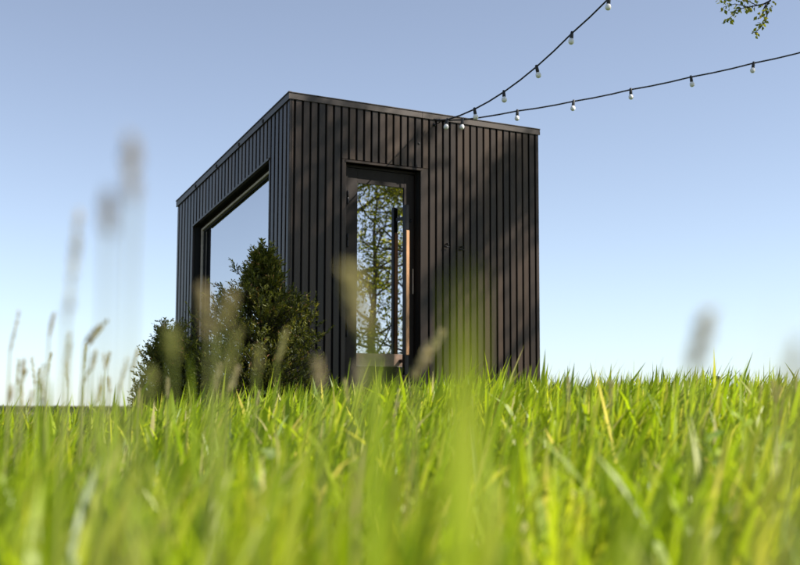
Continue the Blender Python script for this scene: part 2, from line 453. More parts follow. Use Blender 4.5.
    link('handle', boxm(hx - 0.026, hx - 0.014, -0.022, 0.022, 0.28 + ZO, 1.88 + ZO, 'h', 0.002), M['steel'], door)
    pieces('handle_end', [boxm(hx - 0.013, hx + 0.019, -0.020, 0.020, 1.640 + ZO, 1.88 + ZO, 'h', 0.002), boxm(hx - 0.013, hx + 0.019, -0.020, 0.020, 0.28 + ZO, 0.462 + ZO, 'h', 0.002)], M['steel'], door)
    pieces('handle_bracket', [boxm(hx - 0.012, hx + 0.008, 0.0205, Y + 0.0115, 1.745 + ZO, 1.775 + ZO), boxm(hx - 0.012, hx + 0.008, 0.0205, Y + 0.006, 0.395 + ZO, 0.425 + ZO)], M['steel'], door)
    link('grip', boxm(hx - 0.0125, hx + 0.024, -0.023, 0.023, 0.4635 + ZO, 1.6385 + ZO, 'grip', 0.004), M['wood'], door)
    for zz, r in ((1.751, 0.016), (1.254, 0.013)):
        lk = lathe([(r, 0), (r, 0.006), (r * 0.85, 0.009), (r * 0.45, 0.0095), (r * 0.4, 0.004)], 'lock', 14)
        link('lock', lk, M['steel'], door, (1.340, Y - 0.0005, zz + ZO), (math.pi / 2, 0, 0))
    link('edge_plate', boxm(1.366, 1.374, Y - 0.003, Y - 0.0005, 1.05 + ZO, 1.29 + ZO), M['bead'], door)
    link('threshold', boxm(d0 + 0.001, d1 - 0.001, -0.02, 0.088, dbot - 0.025, dbot - 0.001, 'threshold', 0.003), M['metal'], door)
    # --- window
    win = bpy.data.objects.new('window', None); COL.objects.link(win); win.parent = C_; win.empty_display_size = 0.1
    X = 0.082
    def frame_ring(ya, yb, za, inset, wd, xa, xb, nm):
        """ring following the sloping head"""
        def T(y): return wtop(y) - inset
        return (nm, [sheet(ya, ya + wd, za, za, T(ya), T(ya + wd), xa, xb), sheet(yb - wd, yb, za, za, T(yb - wd), T(yb), xa, xb),
                        sheet(ya + wd, yb - wd, T(ya + wd) - wd, T(yb - wd) - wd, T(ya + wd), T(yb - wd), xa, xb), sheet(ya + wd, yb - wd, za, za, za + wd, za + wd, xa, xb)])
    pieces('frame_bar', frame_ring(w0 + 0.001, w1 - 0.001, wbot + 0.001, 0.001, 0.030, X, X + 0.06, 'frame')[1], M['frame'], win)
    pieces('bead_bar', frame_ring(w0 + 0.0315, w1 - 0.0315, wbot + 0.0315, 0.0315, 0.020, X - 0.006, X + 0.054, 'bead')[1], M['bead'], win)
    pieces('gasket_bar', frame_ring(w0 + 0.052, w1 - 0.052, wbot + 0.052, 0.052, 0.020, X + 0.012, X + 0.05, 'gasket')[1], M['black'], win)
    a, b = w0 + 0.0725, w1 - 0.0725
    link('pane', sheet(a, b, wbot + 0.0725, wbot + 0.0725, wtop(a) - 0.0725, wtop(b) - 0.0725, X + 0.022, X + 0.028), M['glass_win'], win)
    link('flashing', sheet(w0 - 0.012, w1 + 0.006, wtop(w0 - 0.012), wtop(w1 + 0.006), wtop(w0 - 0.012) + 0.018, wtop(w1 + 0.006) + 0.018, xa=-0.010, xb=0.0815), M['metal'], win)
    link('sill', sheet(w0 - 0.01, w1 + 0.01, wbot - 0.028, wbot - 0.028, wbot - 0.002, wbot - 0.002, xa=-0.02, xb=0.08), M['metal'], win)
    # --- hook, eyelet and two small wall taps
    hz = 2.690 + ZO
    tb = Tubes(); tb.add([(1.553, 0.0, hz), (1.553, -0.07, hz), (1.553, -0.092, hz + 0.004), (1.553, -0.104, hz + 0.018), (1.553, -0.100, hz + 0.034), (1.553, -0.085, hz + 0.040)], 0.005, 8)
    tb.add([(1.553, -0.001, hz), (1.553, -0.006, hz)], 0.016, 12)
    link('hook', tb.mesh('hook'), M['steel'], C_)
    tb = Tubes(); tb.add([(1.379, -0.004, 2.487 + ZO), (1.379, 0.003, 2.487 + ZO)], 0.013, 10); link('vent_plug', tb.mesh('vent_plug'), M['black'], C_)
    for (tx, tz) in ((1.689, 1.541), (1.858, 1.524)):
        tb = Tubes(); tb.add([(tx, 0.0, tz + ZO), (tx, -0.035, tz + ZO), (tx, -0.045, tz + ZO - 0.012)], 0.007, 8); tb.add([(tx - 0.026, -0.022, tz + ZO - 0.03), (tx + 0.026, -0.022, tz + ZO - 0.03)], 0.006, 6)
        tb.add([(tx, -0.022, tz + ZO), (tx, -0.022, tz + ZO - 0.03)], 0.004, 6)
        link('peg', tb.mesh('peg'), M['steel'], C_)
build_cabin()

# ------------------------------------------------------------------ string lights
def string_light(label, pts, ends, first):
    """pts: lamp positions; ends: the cable's extra points after the last lamp"""
    P = [Vector(p) + Vector((0, 0, EZ)) for p in pts]; E_ = [Vector(p) + Vector((0, 0, EZ)) for p in ends]
    root = thing('string_light', label, 'string light', P[0], 0, 'festoon strings fixed to the cabin wall')
    allp = [p - P[0] for p in P + E_]
    fine = []
    for a, b in zip(allp[:-1], allp[1:]):
        n = max(2, int((b - a).length / 0.17))
        for k in range(n):
            t = k / n
            fine.append(a.lerp(b, t) - Vector((0, 0, 0.012 * 4 * t * (1 - t) * (b - a).length)))
    fine.append(allp[-1])
    tb = Tubes(); tb.add(fine, 0.0072, 6); link('cable', tb.mesh('cable'), M['rubber'], root)
    sock = socket_me; bulb = bulb_me
    for k, p in enumerate(allp[1:]):
        if k >= len(P) - 1 and k % 1: continue
        s = link('lamp_socket', sock, M['rubber'], root, p, (random.uniform(-0.2, 0.2), random.uniform(-0.28, 0.28), random.uniform(0, 6)))
        s.scale = (0.9, 0.9, 0.88); link('bulb', bulb, M['bulb'], s)
socket_me = lathe([(0.004, 0.018), (0.011, 0.016), (0.013, 0.004), (0.0145, -0.008), (0.0155, -0.022), (0.0165, -0.048), (0.0145, -0.052)], 'lamp_socket', 14)
bulb_me = lathe([(0.012, -0.050), (0.0165, -0.055), (0.0220, -0.063), (0.0252, -0.073), (0.0258, -0.082), (0.0238, -0.092), (0.0185, -0.100), (0.0105, -0.1055), (0.003, -0.107)], 'bulb', 18)
A_pts = [(0.32, 11.66, 2.715), (0.43, 11.18, 2.60), (0.65, 10.73, 2.59), (0.87, 10.28, 2.63), (1.10, 9.85, 2.73), (1.33, 9.43, 2.88), (1.55, 9.01, 3.02)]
A_end = [(1.76, 8.57, 3.15), (1.97, 8.13, 3.27), (2.17, 7.69, 3.39), (2.37, 7.25, 3.51), (2.57, 6.80, 3.63), (2.77, 6.35, 3.75)]
B_pts = [(0.325, 11.655, 2.705), (0.5885, 11.60, 2.697), (1.105, 11.55, 2.772), (1.627, 11.47, 2.847), (2.149, 11.38, 2.938), (2.692, 11.29, 3.036), (3.25, 11.2, 3.144)]
B_end = [(3.80, 11.11, 3.26), (4.35, 11.02, 3.38), (4.90, 10.93, 3.50), (5.45, 10.84, 3.63), (6.0, 10.75, 3.76), (6.5, 10.66, 3.90), (7.0, 10.57, 4.03), (7.5, 10.48, 4.17), (7.97, 10.4, 4.30)]
string_light('black festoon cable rising steeply from the hook to the top of the picture', A_pts, A_end, 0)
string_light('black festoon cable running right from the hook in a shallow rise', B_pts, B_end, 0)
pole = thing('timber_pole', 'tall weathered timber pole holding the steep festoon cable', 'pole', (2.83, 6.22, float(ground_z(2.83, 6.22))))
tb = Tubes(); tb.add([(0, 0, -0.3), (0.005, 0, 1.5), (0, 0.004, 3.0), (0, 0, 4.22)], [0.055, 0.052, 0.049, 0.046], 12); link('post', tb.mesh('post'), M['post'], pole)
tb = Tubes(); tb.add([(0, 0, 3.98), (-0.05, 0.09, 3.98), (-0.06, 0.12, 4.0)], 0.006, 6); link('hook', tb.mesh('hook'), M['steel'], pole)

# ------------------------------------------------------------------ leaves, trees
def leaf_cloud(pos, dirs, size, aspect, tint, name, fold=0.25):
    """one pointed four-sided leaf per position, folded along its midrib, with its own tint"""
    n = len(pos)
    pos = np.asarray(pos, float); d = np.asarray(dirs, float); d /= np.linalg.norm(d, axis=1, keepdims=True) + 1e-9
    rv = rng.normal(size=(n, 3)); s = np.cross(d, rv); s /= np.linalg.norm(s, axis=1, keepdims=True) + 1e-9
    nn = np.cross(d, s)
    L_ = np.asarray(size).reshape(-1, 1); Wd = L_ * aspect
    a = pos; c = pos + d * L_
    mid = pos + d * L_ * 0.48
    b = mid + s * Wd * 0.5 + nn * Wd * fold; e = mid - s * Wd * 0.5 + nn * Wd * fold
    verts = np.stack([a, b, c, e], 1).reshape(-1, 3)
    base = np.arange(n)[:, None] * 4
    faces = np.concatenate([base + np.array([0, 1, 2]), base + np.array([0, 2, 3])], 1).ravel()
    me = mesh_np(name, verts, faces, np.full(2 * n, 3), smooth=False)
    at_ = me.attributes.new('tint', 'FLOAT', 'POINT'); at_.data.foreach_set('value', np.repeat(np.asarray(tint, np.float32), 4))
    return me

def grow_tree(seed, height, crown_lo, spread, leaf_n, leaf_size):
    r = random.Random(seed)
    wood = Tubes(); tips = []
    def branch(p, d, length, rad, level):
        n = 5 if level < 2 else 4
        pts = [p]; rads = [rad]
        for i in range(n):
            d = (d + Vector((r.gauss(0, 0.16), r.gauss(0, 0.16), r.gauss(0.03, 0.10)))).normalized()
            p = p + d * length / n
            pts.append(p); rads.append(rad * (1 - 0.75 * (i + 1) / n))
        wood.add(pts, rads, 7 if level == 0 else 5 if level == 1 else 4, cap=False)
        if level >= 2:
            for k in range(1, len(pts)): tips.append((pts[k], d))
        if level < 3:
            m = {0: 0, 1: 7, 2: 5}.get(level, 0)
            for k in range(m):
                t = 0.3 + 0.7 * (k + r.random()) / m
                q = pts[min(int(t * n), n - 1)].lerp(pts[min(int(t * n) + 1, n)], (t * n) % 1)
                dd = (d * 0.7 + Vector((r.gauss(0, 0.6), r.gauss(0, 0.6), r.gauss(0.0, 0.45)))).normalized()
                branch(q, dd, length * r.uniform(0.34, 0.5), rad * 0.42, level + 1)
        return pts
    trunk = [Vector((0, 0, -0.3))]; rads = [height * 0.022]
    p = Vector((0, 0, 0)); d = Vector((r.gauss(0, 0.04), r.gauss(0, 0.04), 1)).normalized()
    n = 10
    for i in range(n):
        trunk.append(p.copy()); rads.append(height * 0.018 * (1 - 0.85 * i / n))
        d = (d + Vector((r.gauss(0, 0.05), r.gauss(0, 0.05), 0.1))).normalized(); p = p + d * height * 0.95 / n
    trunk.append(p); rads.append(0.01)
    wood.add(trunk, rads, 10)
    nl = 17
    for k in range(nl):
        f = (k + 0.5) / nl
        z = crown_lo + (height * 0.96 - crown_lo) * f
        i = min(int(z / (height * 0.95 / n)) + 1, n); q = trunk[i].lerp(trunk[min(i + 1, n + 1)], 0.4); q = Vector((q.x, q.y, z))
        a = k * 2.4 + r.uniform(-0.4, 0.4)
        out = spread * (math.sin(math.pi * min(1, 0.22 + f * 0.78)) ** 0.7) * r.uniform(0.75, 1.1)
        dd = Vector((math.cos(a), math.sin(a), 0.25 + 0.6 * f)).normalized()
        branch(q, dd, max(0.6, out), height * 0.0062 * (1.1 - 0.6 * f), 1)
    tp = np.array([t[0][:] for t in tips]); td = np.array([t[1][:] for t in tips])
    idx = rng.integers(0, len(tp), leaf_n)
    pos = tp[idx] + rng.normal(size=(leaf_n, 3)) * 0.13
    dr = td[idx] * 0.5 + rng.normal(size=(leaf_n, 3)) * 0.6 + np.array([0, 0, -0.25])
    tint = np.clip(rng.normal(0.45, 0.22, leaf_n), 0, 1)
    crown = leaf_cloud(pos, dr, rng.uniform(0.6, 1.2, leaf_n) * leaf_size, 0.62, tint, 'crown')
    return wood.mesh('trunk'), crown

wa, ca = grow_tree(5, 10.2, 3.3, 3.6, 34000, 0.10)
wb, cb = grow_tree(23, 11.5, 2.6, 3.4, 16000, 0.10)
def plant_tree(x, y, rot, sc, meshes, label, group='young leafed trees standing right of the cabin'):
    t = thing('tree', label, 'tree', (x, y, float(ground_z(x, y))), rot, group)
    t.scale = (sc, sc, sc)
    link('trunk', meshes[0], M['bark'], t); link('crown', meshes[1], M['leaf'], t)
    return t
near_tree = plant_tree(8.15, 10.35, 0.6, 1.0, (wa, ca), 'spring tree whose thin leafy twigs hang into the top right corner')
wc, cc = grow_tree(41, 6.4, 0.7, 2.3, 6800, 0.085)
plant_tree(13.6, 5.9, 1.9, 1.0, (wc, cc), 'low branching spring tree mirrored at the right of the door glass')
plant_tree(16.2, 2.7, 4.0, 0.95, (wc, cc), 'low branching spring tree mirrored at the left of the door glass')
plant_tree(23.0, 3.0, 2.7, 1.15, (wb, cb), 'tall distant spring tree mirrored high in the door glass')
plant_tree(25.0, -3.0, 5.2, 1.25, (wb, cb), 'farthest tall spring tree mirrored behind the others in the door')

# the limb of the near tree that droops into the picture
def hanging_twig():
    tb = Tubes()
    org = near_tree.location
    Dp = 9.0
    def P(x, y, d=Dp): return at(x, y, d)
    limbs = [
        ([Vector((8.1, 10.3, 5.2)), Vector((6.6, 10.0, 5.6)), Vector((5.0, 9.6, 5.2)), Vector((3.8, 9.2, 4.3)), P(790, -60), P(777, -15), P(770, 1)], [0.05, 0.042, 0.034, 0.024, 0.015, 0.009, 0.007]),
        ([P(770, 1), P(764, 4), P(757, 5.5), P(749, 7), P(742, 8.5), P(734, 9)], [0.007, 0.006, 0.005, 0.004, 0.003, 0.002]),
        ([P(769, 2), P(765, 8), P(767, 15), P(766, 21), P(761, 27), P(756, 32), P(751.5, 33)], [0.006, 0.005, 0.0045, 0.004, 0.003, 0.003, 0.002]),
        ([P(766, 4), P(763, 10), P(762, 17), P(758, 19)], [0.004, 0.0035, 0.003, 0.002]),
        ([P(742, 8.5), P(736, 11), P(731, 17), P(726, 20)], [0.003, 0.0025, 0.002, 0.0015]),
        ([P(757, 5.5), P(748, 1), P(741, -4)], [0.004, 0.003, 0.002]),
        ([P(749, 7), P(735, 4), P(724, 7), P(720, 12)], [0.003, 0.003, 0.002, 0.0015]),
        ([P(777, -15), P(755, -10), P(735, -2), P(724, 1)], [0.006, 0.005, 0.004, 0.002]),
        ([P(777, -15), P(790, -8), P(798, -9)], [0.006, 0.005, 0.002]),
        ([P(767, 15), P(772, 8), P(771, 6)], [0.003, 0.002, 0.0015]),
    ]
    for pts, rad in limbs: tb.add(pts, rad, 5)
    me = tb.mesh('hanging_limb')
    o = link('limb', me, M['twig']); 
    pos = []; dr = []; tn = []
    def clump(x, y, n, s):
        for k in range(n):
            c = P(x + random.gauss(0, s), y + random.gauss(0, s), Dp + random.gauss(0, 0.03))
            pos.append(c[:]); dr.append((random.gauss(0, 0.6), random.gauss(0, 0.6), random.gauss(-0.4, 0.5))); tn.append(min(1, max(0, random.gauss(0.45, 0.28))))
    for x, y, n, s in ((723, 2, 9, 2.2), (729, 3, 6, 2.5), (735, 10, 10, 2.2), (735, 13, 5, 1.8), (724, 9, 5, 1.5), (730, 18, 6, 1.3), (726, 20, 4, 1.2), (743, 1, 9, 2.0), (749, 2, 8, 2.5), (748, 7, 9, 2.2), (757, 2, 5, 2),
                       (764, 9, 10, 2.3), (757, 15, 8, 1.8), (761, 17, 6, 1.5), (771, 7, 8, 2.2), (761, 24, 14, 2.0), (762, 21, 6, 1.6), (756, 33, 7, 1.5), (752, 33, 3, 0.8), (735, -6, 14, 6), (760, -10, 20, 8), (785, -22, 30, 9), (798, -28, 25, 9), (741, 9, 4, 1.5)):
        clump(x, y, n, s)
    n = len(pos)
    lf = link('leaf_spray', leaf_cloud(pos, dr, rng.uniform(0.022, 0.046, n), 0.62, tn, 'leaf_spray'), M['leaf'])
    inv = Matrix.LocRotScale(near_tree.location, near_tree.rotation_euler, near_tree.scale).inverted()
    for q in (o, lf):
        q.parent = near_tree; q.matrix_parent_inverse = inv
    lf['kind'] = 'stuff'; lf['label'] = 'small yellow-green young leaves on thin dark twigs'
hanging_twig()

# ------------------------------------------------------------------ evergreen shrubs
def shrub(label, base, shape, n_branch, sprigs, seed, russet=0.0):
    """shape(z 0..1) -> (centre x offset, centre y offset, radius); base width and height in metres"""
    r = random.Random(seed)
    t = thing('juniper_shrub', label, 'shrub', base, 0, 'evergreen shrubs at the cabin corner')
    wood = Tubes(); pos = []; dr = []; tn = []; sz = []
    H = shape['h']
    axis = [Vector((shape['cx'](f), 0, f * H)) for f in np.linspace(0, 1, 9)]
    wood.add([Vector((0, 0, -0.1))] + axis, [0.03] + [0.026 * (1 - 0.93 * f) + 0.0012 for f in np.linspace(0, 1, 9)], 7)
    def sprig(p, d, L_, tip_t):
        """a fine shoot clothed in short scale-like leaflets"""
        m = max(5, int(L_ / 0.0085))
        for j in range(m):
            f = j / m
            q = p + d * (L_ * f)
            dd = (d + Vector((r.gauss(0, 0.5), r.gauss(0, 0.5), r.gauss(0, 0.5)))).normalized()
            pos.append(q[:]); dr.append(dd[:]); sz.append(r.uniform(0.022, 0.050) * (1 - 0.3 * f)); tn.append(min(1, max(0, r.gauss(tip_t * (0.55 + 0.6 * f), 0.12))))
    for b in range(n_branch):
        f = r.random() ** 1.25 * 0.97
        a = r.uniform(0, 2 * math.pi)
        R = shape['r'](f, a)
        o = Vector((shape['cx'](f), 0, f * H))
        rise = r.uniform(0.10, 0.42) * (0.6 + 0.6 * f)
        end = o + Vector((math.cos(a) * R, math.sin(a) * R, rise * (0.35 + R)))
        mid = o.lerp(end, 0.55) + Vector((r.gauss(0, 0.02), r.gauss(0, 0.02), -0.04 * R))
        wood.add([o, mid, end], [0.006, 0.004, 0.0015], 4, cap=False)
        for k in range(sprigs):
            u = 0.18 + 0.82 * (k + r.random()) / sprigs
            q = o.lerp(mid, u / 0.55) if u < 0.55 else mid.lerp(end, (u - 0.55) / 0.45)
            out = Vector((math.cos(a), math.sin(a), 0))
            d = (out * r.uniform(0.1, 0.7) + Vector((r.gauss(0, 0.45), r.gauss(0, 0.45), r.uniform(0.25, 1.1)))).normalized()
            red = r.random() < russet and u < 0.8
            sprig(q, d, r.uniform(0.05, 0.125), 0.98 if red else r.uniform(0.30, 0.85))
    # leader shoots
    for (lx, lz0, lz1) in shape['leaders']:
        p0 = Vector((lx, r.gauss(0, 0.03), lz0)); p1 = Vector((lx + r.gauss(0, 0.015), p0.y, lz1))
        wood.add([p0, p1], [0.004, 0.0012], 4)
        m = int((lz1 - lz0) / 0.016)
        for j in range(m):
            g = p0.lerp(p1, j / m)
            for _ in range(2):
                aa = r.uniform(0, 6.28)
                sprig(g, Vector((math.cos(aa), math.sin(aa), 1.1)).normalized(), 0.035 * (1.3 - j / m), 0.75)
    link('trunk', wood.mesh('trunk'), M['twig'], t)
    n = len(pos)
    link('crown', leaf_cloud(pos, dr, np.array(sz), 0.34, np.array(tn), 'crown'), M['juniper'], t)
    return t

sx, sy = at(262, 400, 9.75)[:2]
gz = float(ground_z(sx, sy))
def main_r(f, a):
    prof = np.interp(f, [0, 0.12, 0.35, 0.55, 0.62, 0.75, 0.88, 1.0], [0.56, 0.58, 0.56, 0.50, 0.42, 0.24, 0.10, 0.02])
    side = math.cos(a)
    if side > 0 and f > 0.68: prof *= 0.75
    if side < 0 and f < 0.6: prof *= 1.05
    return prof * (0.72 + 0.34 * abs(math.sin(3.1 * a + f * 9)))
top_z = at(262, 250, 9.75).z - gz
shrub('large dark green juniper shrub in front of the cabin corner below the window', (sx, sy, gz),
      dict(h=top_z * 0.93, cx=lambda f: -0.06 + 0.06 * f, r=main_r, leaders=[(0.0, top_z * 0.86, top_z * 1.06), (-0.10, top_z * 0.78, top_z * 0.90), (0.36, 0.82, 1.07), (-0.22, 0.85, 1.05)]), 520, 11, 3, 0.035)
sx2, sy2 = at(172, 400, 10.4)[:2]; gz2 = float(ground_z(sx2, sy2))
h2 = at(168, 334, 10.4).z - gz2
shrub('lower dark juniper shrub left of the big one, against the sky', (sx2, sy2, gz2),
      dict(h=h2 * 0.92, cx=lambda f: -0.02, r=lambda f, a: np.interp(f, [0, .3, .6, .85, 1], [0.32, 0.33, 0.25, 0.14, 0.05]) * (0.75 + 0.3 * abs(math.sin(2.3 * a + 5 * f))),
           leaders=[(-0.03, h2 * 0.8, h2 * 1.02), (-0.16, h2 * 0.6, h2 * 0.86), (0.1, h2 * 0.7, h2 * 0.97), (-0.25, h2 * 0.3, h2 * 0.62), (0.3, h2 * 0.45, h2 * 0.8)]), 300, 11, 9, 0.0)

# ------------------------------------------------------------------ grass
def in_cabin(x, y, mrg=0.05):
    dx, dy = x - CX, y - CY
    lx = dx * math.cos(TH) + dy * math.sin(TH); ly = -dx * math.sin(TH) + dy * math.cos(TH)
    return (lx > -mrg) & (lx < CW + mrg) & (ly > -mrg) & (ly < CL + mrg)

def vnoise(x, y, s, seed):
    r = np.random.default_rng(seed); out = np.zeros_like(x)
    for k in range(5):
        a = r.uniform(0, 6.28); f = s * r.uniform(0.6, 1.7); ph = r.uniform(0, 6.28)
        out += np.sin((x * math.cos(a) + y * math.sin(a)) * f + ph)
    return out / 5

def blades(x, y, z, h, w, az, lean, curl, tint, seg=4, twist=None):
    """tapering ribbons; lean = start tilt, curl = extra tilt gained towards the tip"""
    n = len(x)
    T = np.linspace(0, 1, seg + 1)
    px = np.zeros((n, seg + 1)); pz = np.zeros((n, seg + 1))
    for i in range(1, seg + 1):
        ang = lean + curl * ((i - 0.5) / seg) ** 1.6
        px[:, i] = px[:, i - 1] + np.sin(ang) * h / seg
        pz[:, i] = pz[:, i - 1] + np.cos(ang) * h / seg
    face = az + (twist if twist is not None else rng.normal(0, 0.6, n)) + np.pi / 2
    wid = np.interp(T, [0, 0.15, 0.5, 0.8, 1.0], [0.55, 0.85, 1.0, 0.66, 0.0])
    X = x[:, None] + px * np.cos(az)[:, None]; Y = y[:, None] + px * np.sin(az)[:, None]; Z = z[:, None] + pz
    hx = np.cos(face)[:, None] * w[:, None] * wid[None] * 0.5; hy = np.sin(face)[:, None] * w[:, None] * wid[None] * 0.5
    nv = 2 * seg + 1
    V = np.zeros((n, nv, 3))
    V[:, 0:2 * seg:2, 0] = (X - hx)[:, :seg]; V[:, 0:2 * seg:2, 1] = (Y - hy)[:, :seg]; V[:, 0:2 * seg:2, 2] = Z[:, :seg]
    V[:, 1:2 * seg:2, 0] = (X + hx)[:, :seg]; V[:, 1:2 * seg:2, 1] = (Y + hy)[:, :seg]; V[:, 1:2 * seg:2, 2] = Z[:, :seg]
    V[:, -1, 0] = X[:, seg]; V[:, -1, 1] = Y[:, seg]; V[:, -1, 2] = Z[:, seg]
    quads = []
    for i in range(seg - 1):
        quads += [2 * i, 2 * i + 1, 2 * i + 3, 2 * i + 2]
    tri = [2 * seg - 2, 2 * seg - 1, 2 * seg]
    pat = np.array(quads + tri)
    flat = (np.arange(n)[:, None] * nv + pat[None]).ravel()
    sizes = np.tile(np.array([4] * (seg - 1) + [3]), n)
    tv = np.repeat(tint, nv)
    return V.reshape(-1, 3), flat, sizes, tv

def build_grass():
    zones = [(0.30, 1.0, 620, 1.2, 0.36), (1.0, 2.2, 1150, 1.4, 0.36), (2.2, 4.5, 1500, 1.4, 0.36), (4.5, 8.0, 1050, 1.4, 0.36), (8.0, 13.5, 620, 1.5, 0.36), (13.5, 30, 45, 2.0, 0.37)]
    V = []; Fl = []; Sz = []; Tn = []; off = 0
    for (a, b, den, mg, k) in zones:
        area_w = 2 * (k * b + mg)
        n = int(den * (b - a) * area_w)
        y = rng.uniform(a, b, n); x = rng.uniform(-area_w / 2, area_w / 2, n)
        keep = (np.abs(x) < k * y + mg) & ~in_cabin(x, y) & (np.hypot(x, y) > 0.30)
        # tussocks: thin out between clumps
        cl = vnoise(x, y, 7.0, 3) + 0.6 * vnoise(x, y, 17.0, 4)
        keep &= rng.random(n) < np.clip(0.72 + 0.5 * cl, 0.25, 1)
        x, y, cl = x[keep], y[keep], cl[keep]; n = len(x)
        z = ground_z(x, y) - 0.01
        hn = vnoise(x, y, 2.4, 8)
        far = sstep(1.5, 5.5, y)
        h = rng.uniform(0.20, 0.36, n) * (1 + 0.20 * hn + 0.18 * cl) * (0.92 + 0.16 * far)
        h *= 1 + (0.01 + 0.20 * np.clip(vnoise(x, y, 4.0, 55), -0.2, 1)) * sstep(-0.20, -0.10, x / y) * sstep(0.14, 0.06, x / y) * sstep(3.0, 4.5, y)     # ranker clumps before the door
        # a few long blades
        lg = rng.random(n) < 0.06
        h[lg] *= rng.uniform(1.08, 1.28, lg.sum())
        h *= 1 - 0.06 * sstep(-0.13, -0.24, x / y) * sstep(1.2, 3, y)
        near = y < 2.6
        h[near] = np.minimum(h[near], 0.325 + 0.010 * y[near] + rng.normal(0, 0.012, near.sum()))
        w = (0.005 + 0.014 * rng.random(n) ** 1.5) * (1 + 0.45 * sstep(2.5, 5.5, y)) * (1 + 0.9 * sstep(12, 20, y))
        az = rng.normal(0.1, 1.05, n)                      # combed a little to the right
        lean = np.abs(rng.normal(0.12, 0.18, n)); curl = np.abs(rng.normal(0.55, 0.5, n))
        bent = rng.random(n) < 0.06; curl[bent] += rng.uniform(0.7, 1.5, bent.sum())
        tint = np.clip(rng.normal(0.545, 0.19, n) + 0.10 * sstep(1.6, 0.8, y) + 0.12 * hn + 0.05 * vnoise(x, y, 5, 21), 0.02, 0.84)
        dry = rng.random(n) < 0.06 + 0.06 * (vnoise(x, y, 3, 31) > 0.25); dry &= y > 1.3; tint[dry] = rng.uniform(0.86, 1.0, dry.sum())
        seg = 5 if b <= 4.5 else 4
        v, f, s, t = blades(x, y, z, h, w, az, lean, curl, tint, seg)
        V.append(v); Fl.append(f + off); Sz.append(s); Tn.append(t); off += len(v)
    me = mesh_np('grass', np.concatenate(V), np.concatenate(Fl), np.concatenate(Sz))
    a_ = me.attributes.new('tint', 'FLOAT', 'POINT'); a_.data.foreach_set('value', np.concatenate(Tn).astype(np.float32))
    o = link('grass', me, M['grass']); o['kind'] = 'stuff'; o['label'] = 'lush bright green meadow grass, knee high, out of focus close to the lens'; o['category'] = 'grass'
build_grass()

# ------------------------------------------------------------------ single stalks of seeding grass
def stalk(label, tip, bottom, depth, width, tint, leaves=1, dy=0.0, name='grass_stalk', fluffy=1.0):
    """a flowering stem whose spike runs from bottom (px) up to tip (px)"""
    T_ = at(tip[0], tip[1], depth + dy); B_ = at(bottom[0], bottom[1], depth)
    d = (T_ - B_)
    gx, gy = B_.x - d.x * 0.25, B_.y - d.y * 0.2
    G = Vector((gx, gy, float(ground_z(gx, gy))))
    t = thing(name, label, 'grass', G, 0, 'tall seeding grass stalks among the meadow grass')
    s0 = G; mid = G.lerp(B_, 0.55) + Vector((-d.x * 0.06, 0, 0))
    tb = Tubes(); tb.add([s0 - G, mid - G, B_ - G, T_ - G], [0.0019, 0.0016, 0.0012, 0.0004], 5)
    st = tb.mesh('stem'); a = st.attributes.new('tint', 'FLOAT', 'POINT'); a.data.foreach_set('value', np.full(len(st.vertices), 0.25 * tint, np.float32))
    link('stem', st, M['straw'], t)
    L_ = d.length; n = int(70 * fluffy) + 40
    u = rng.random(n); pr = np.sin(np.pi * np.clip(u * 0.93 + 0.05, 0, 1)) ** 0.55 * width * 0.5
    aa = rng.uniform(0, 2 * np.pi, n)
    dn = np.array(d.normalized()); s1 = np.array(d.orthogonal().normalized()); s2 = np.cross(dn, s1)
    rad = s1[None] * np.cos(aa)[:, None] + s2[None] * np.sin(aa)[:, None]
    pos = np.array(B_ - G)[None] + dn[None] * (u * L_)[:, None] + rad * (pr * rng.uniform(0.15, 0.7, n))[:, None]
    drs = dn[None] * 1.0 + rad * rng.uniform(0.25, 0.7, n)[:, None]
    me = leaf_cloud(pos, drs, np.clip(width * rng.uniform(0.7, 1.3, n), 0.004, 0.02), 0.42, np.clip(rng.normal(tint, 0.1, n), 0, 1), 'seed_head', 0.3)
    link('seed_head', me, M['straw'], t)
    for k in range(leaves):
        az = np.array([random.uniform(0, 6.28)])
        zz = np.array([random.uniform(0.02, 0.16)])
        v, f, s, tv = blades(np.zeros(1), np.zeros(1), zz, np.array([random.uniform(0.12, 0.22)]), np.array([0.006]), az, np.array([0.3]), np.array([0.9]), np.array([0.5]), 5)
        lm = mesh_np('leaf', v, f, s); a = lm.attributes.new('tint', 'FLOAT', 'POINT'); a.data.foreach_set('value', tv.astype(np.float32))
        link('leaf', lm, M['grass'], t)
    return t

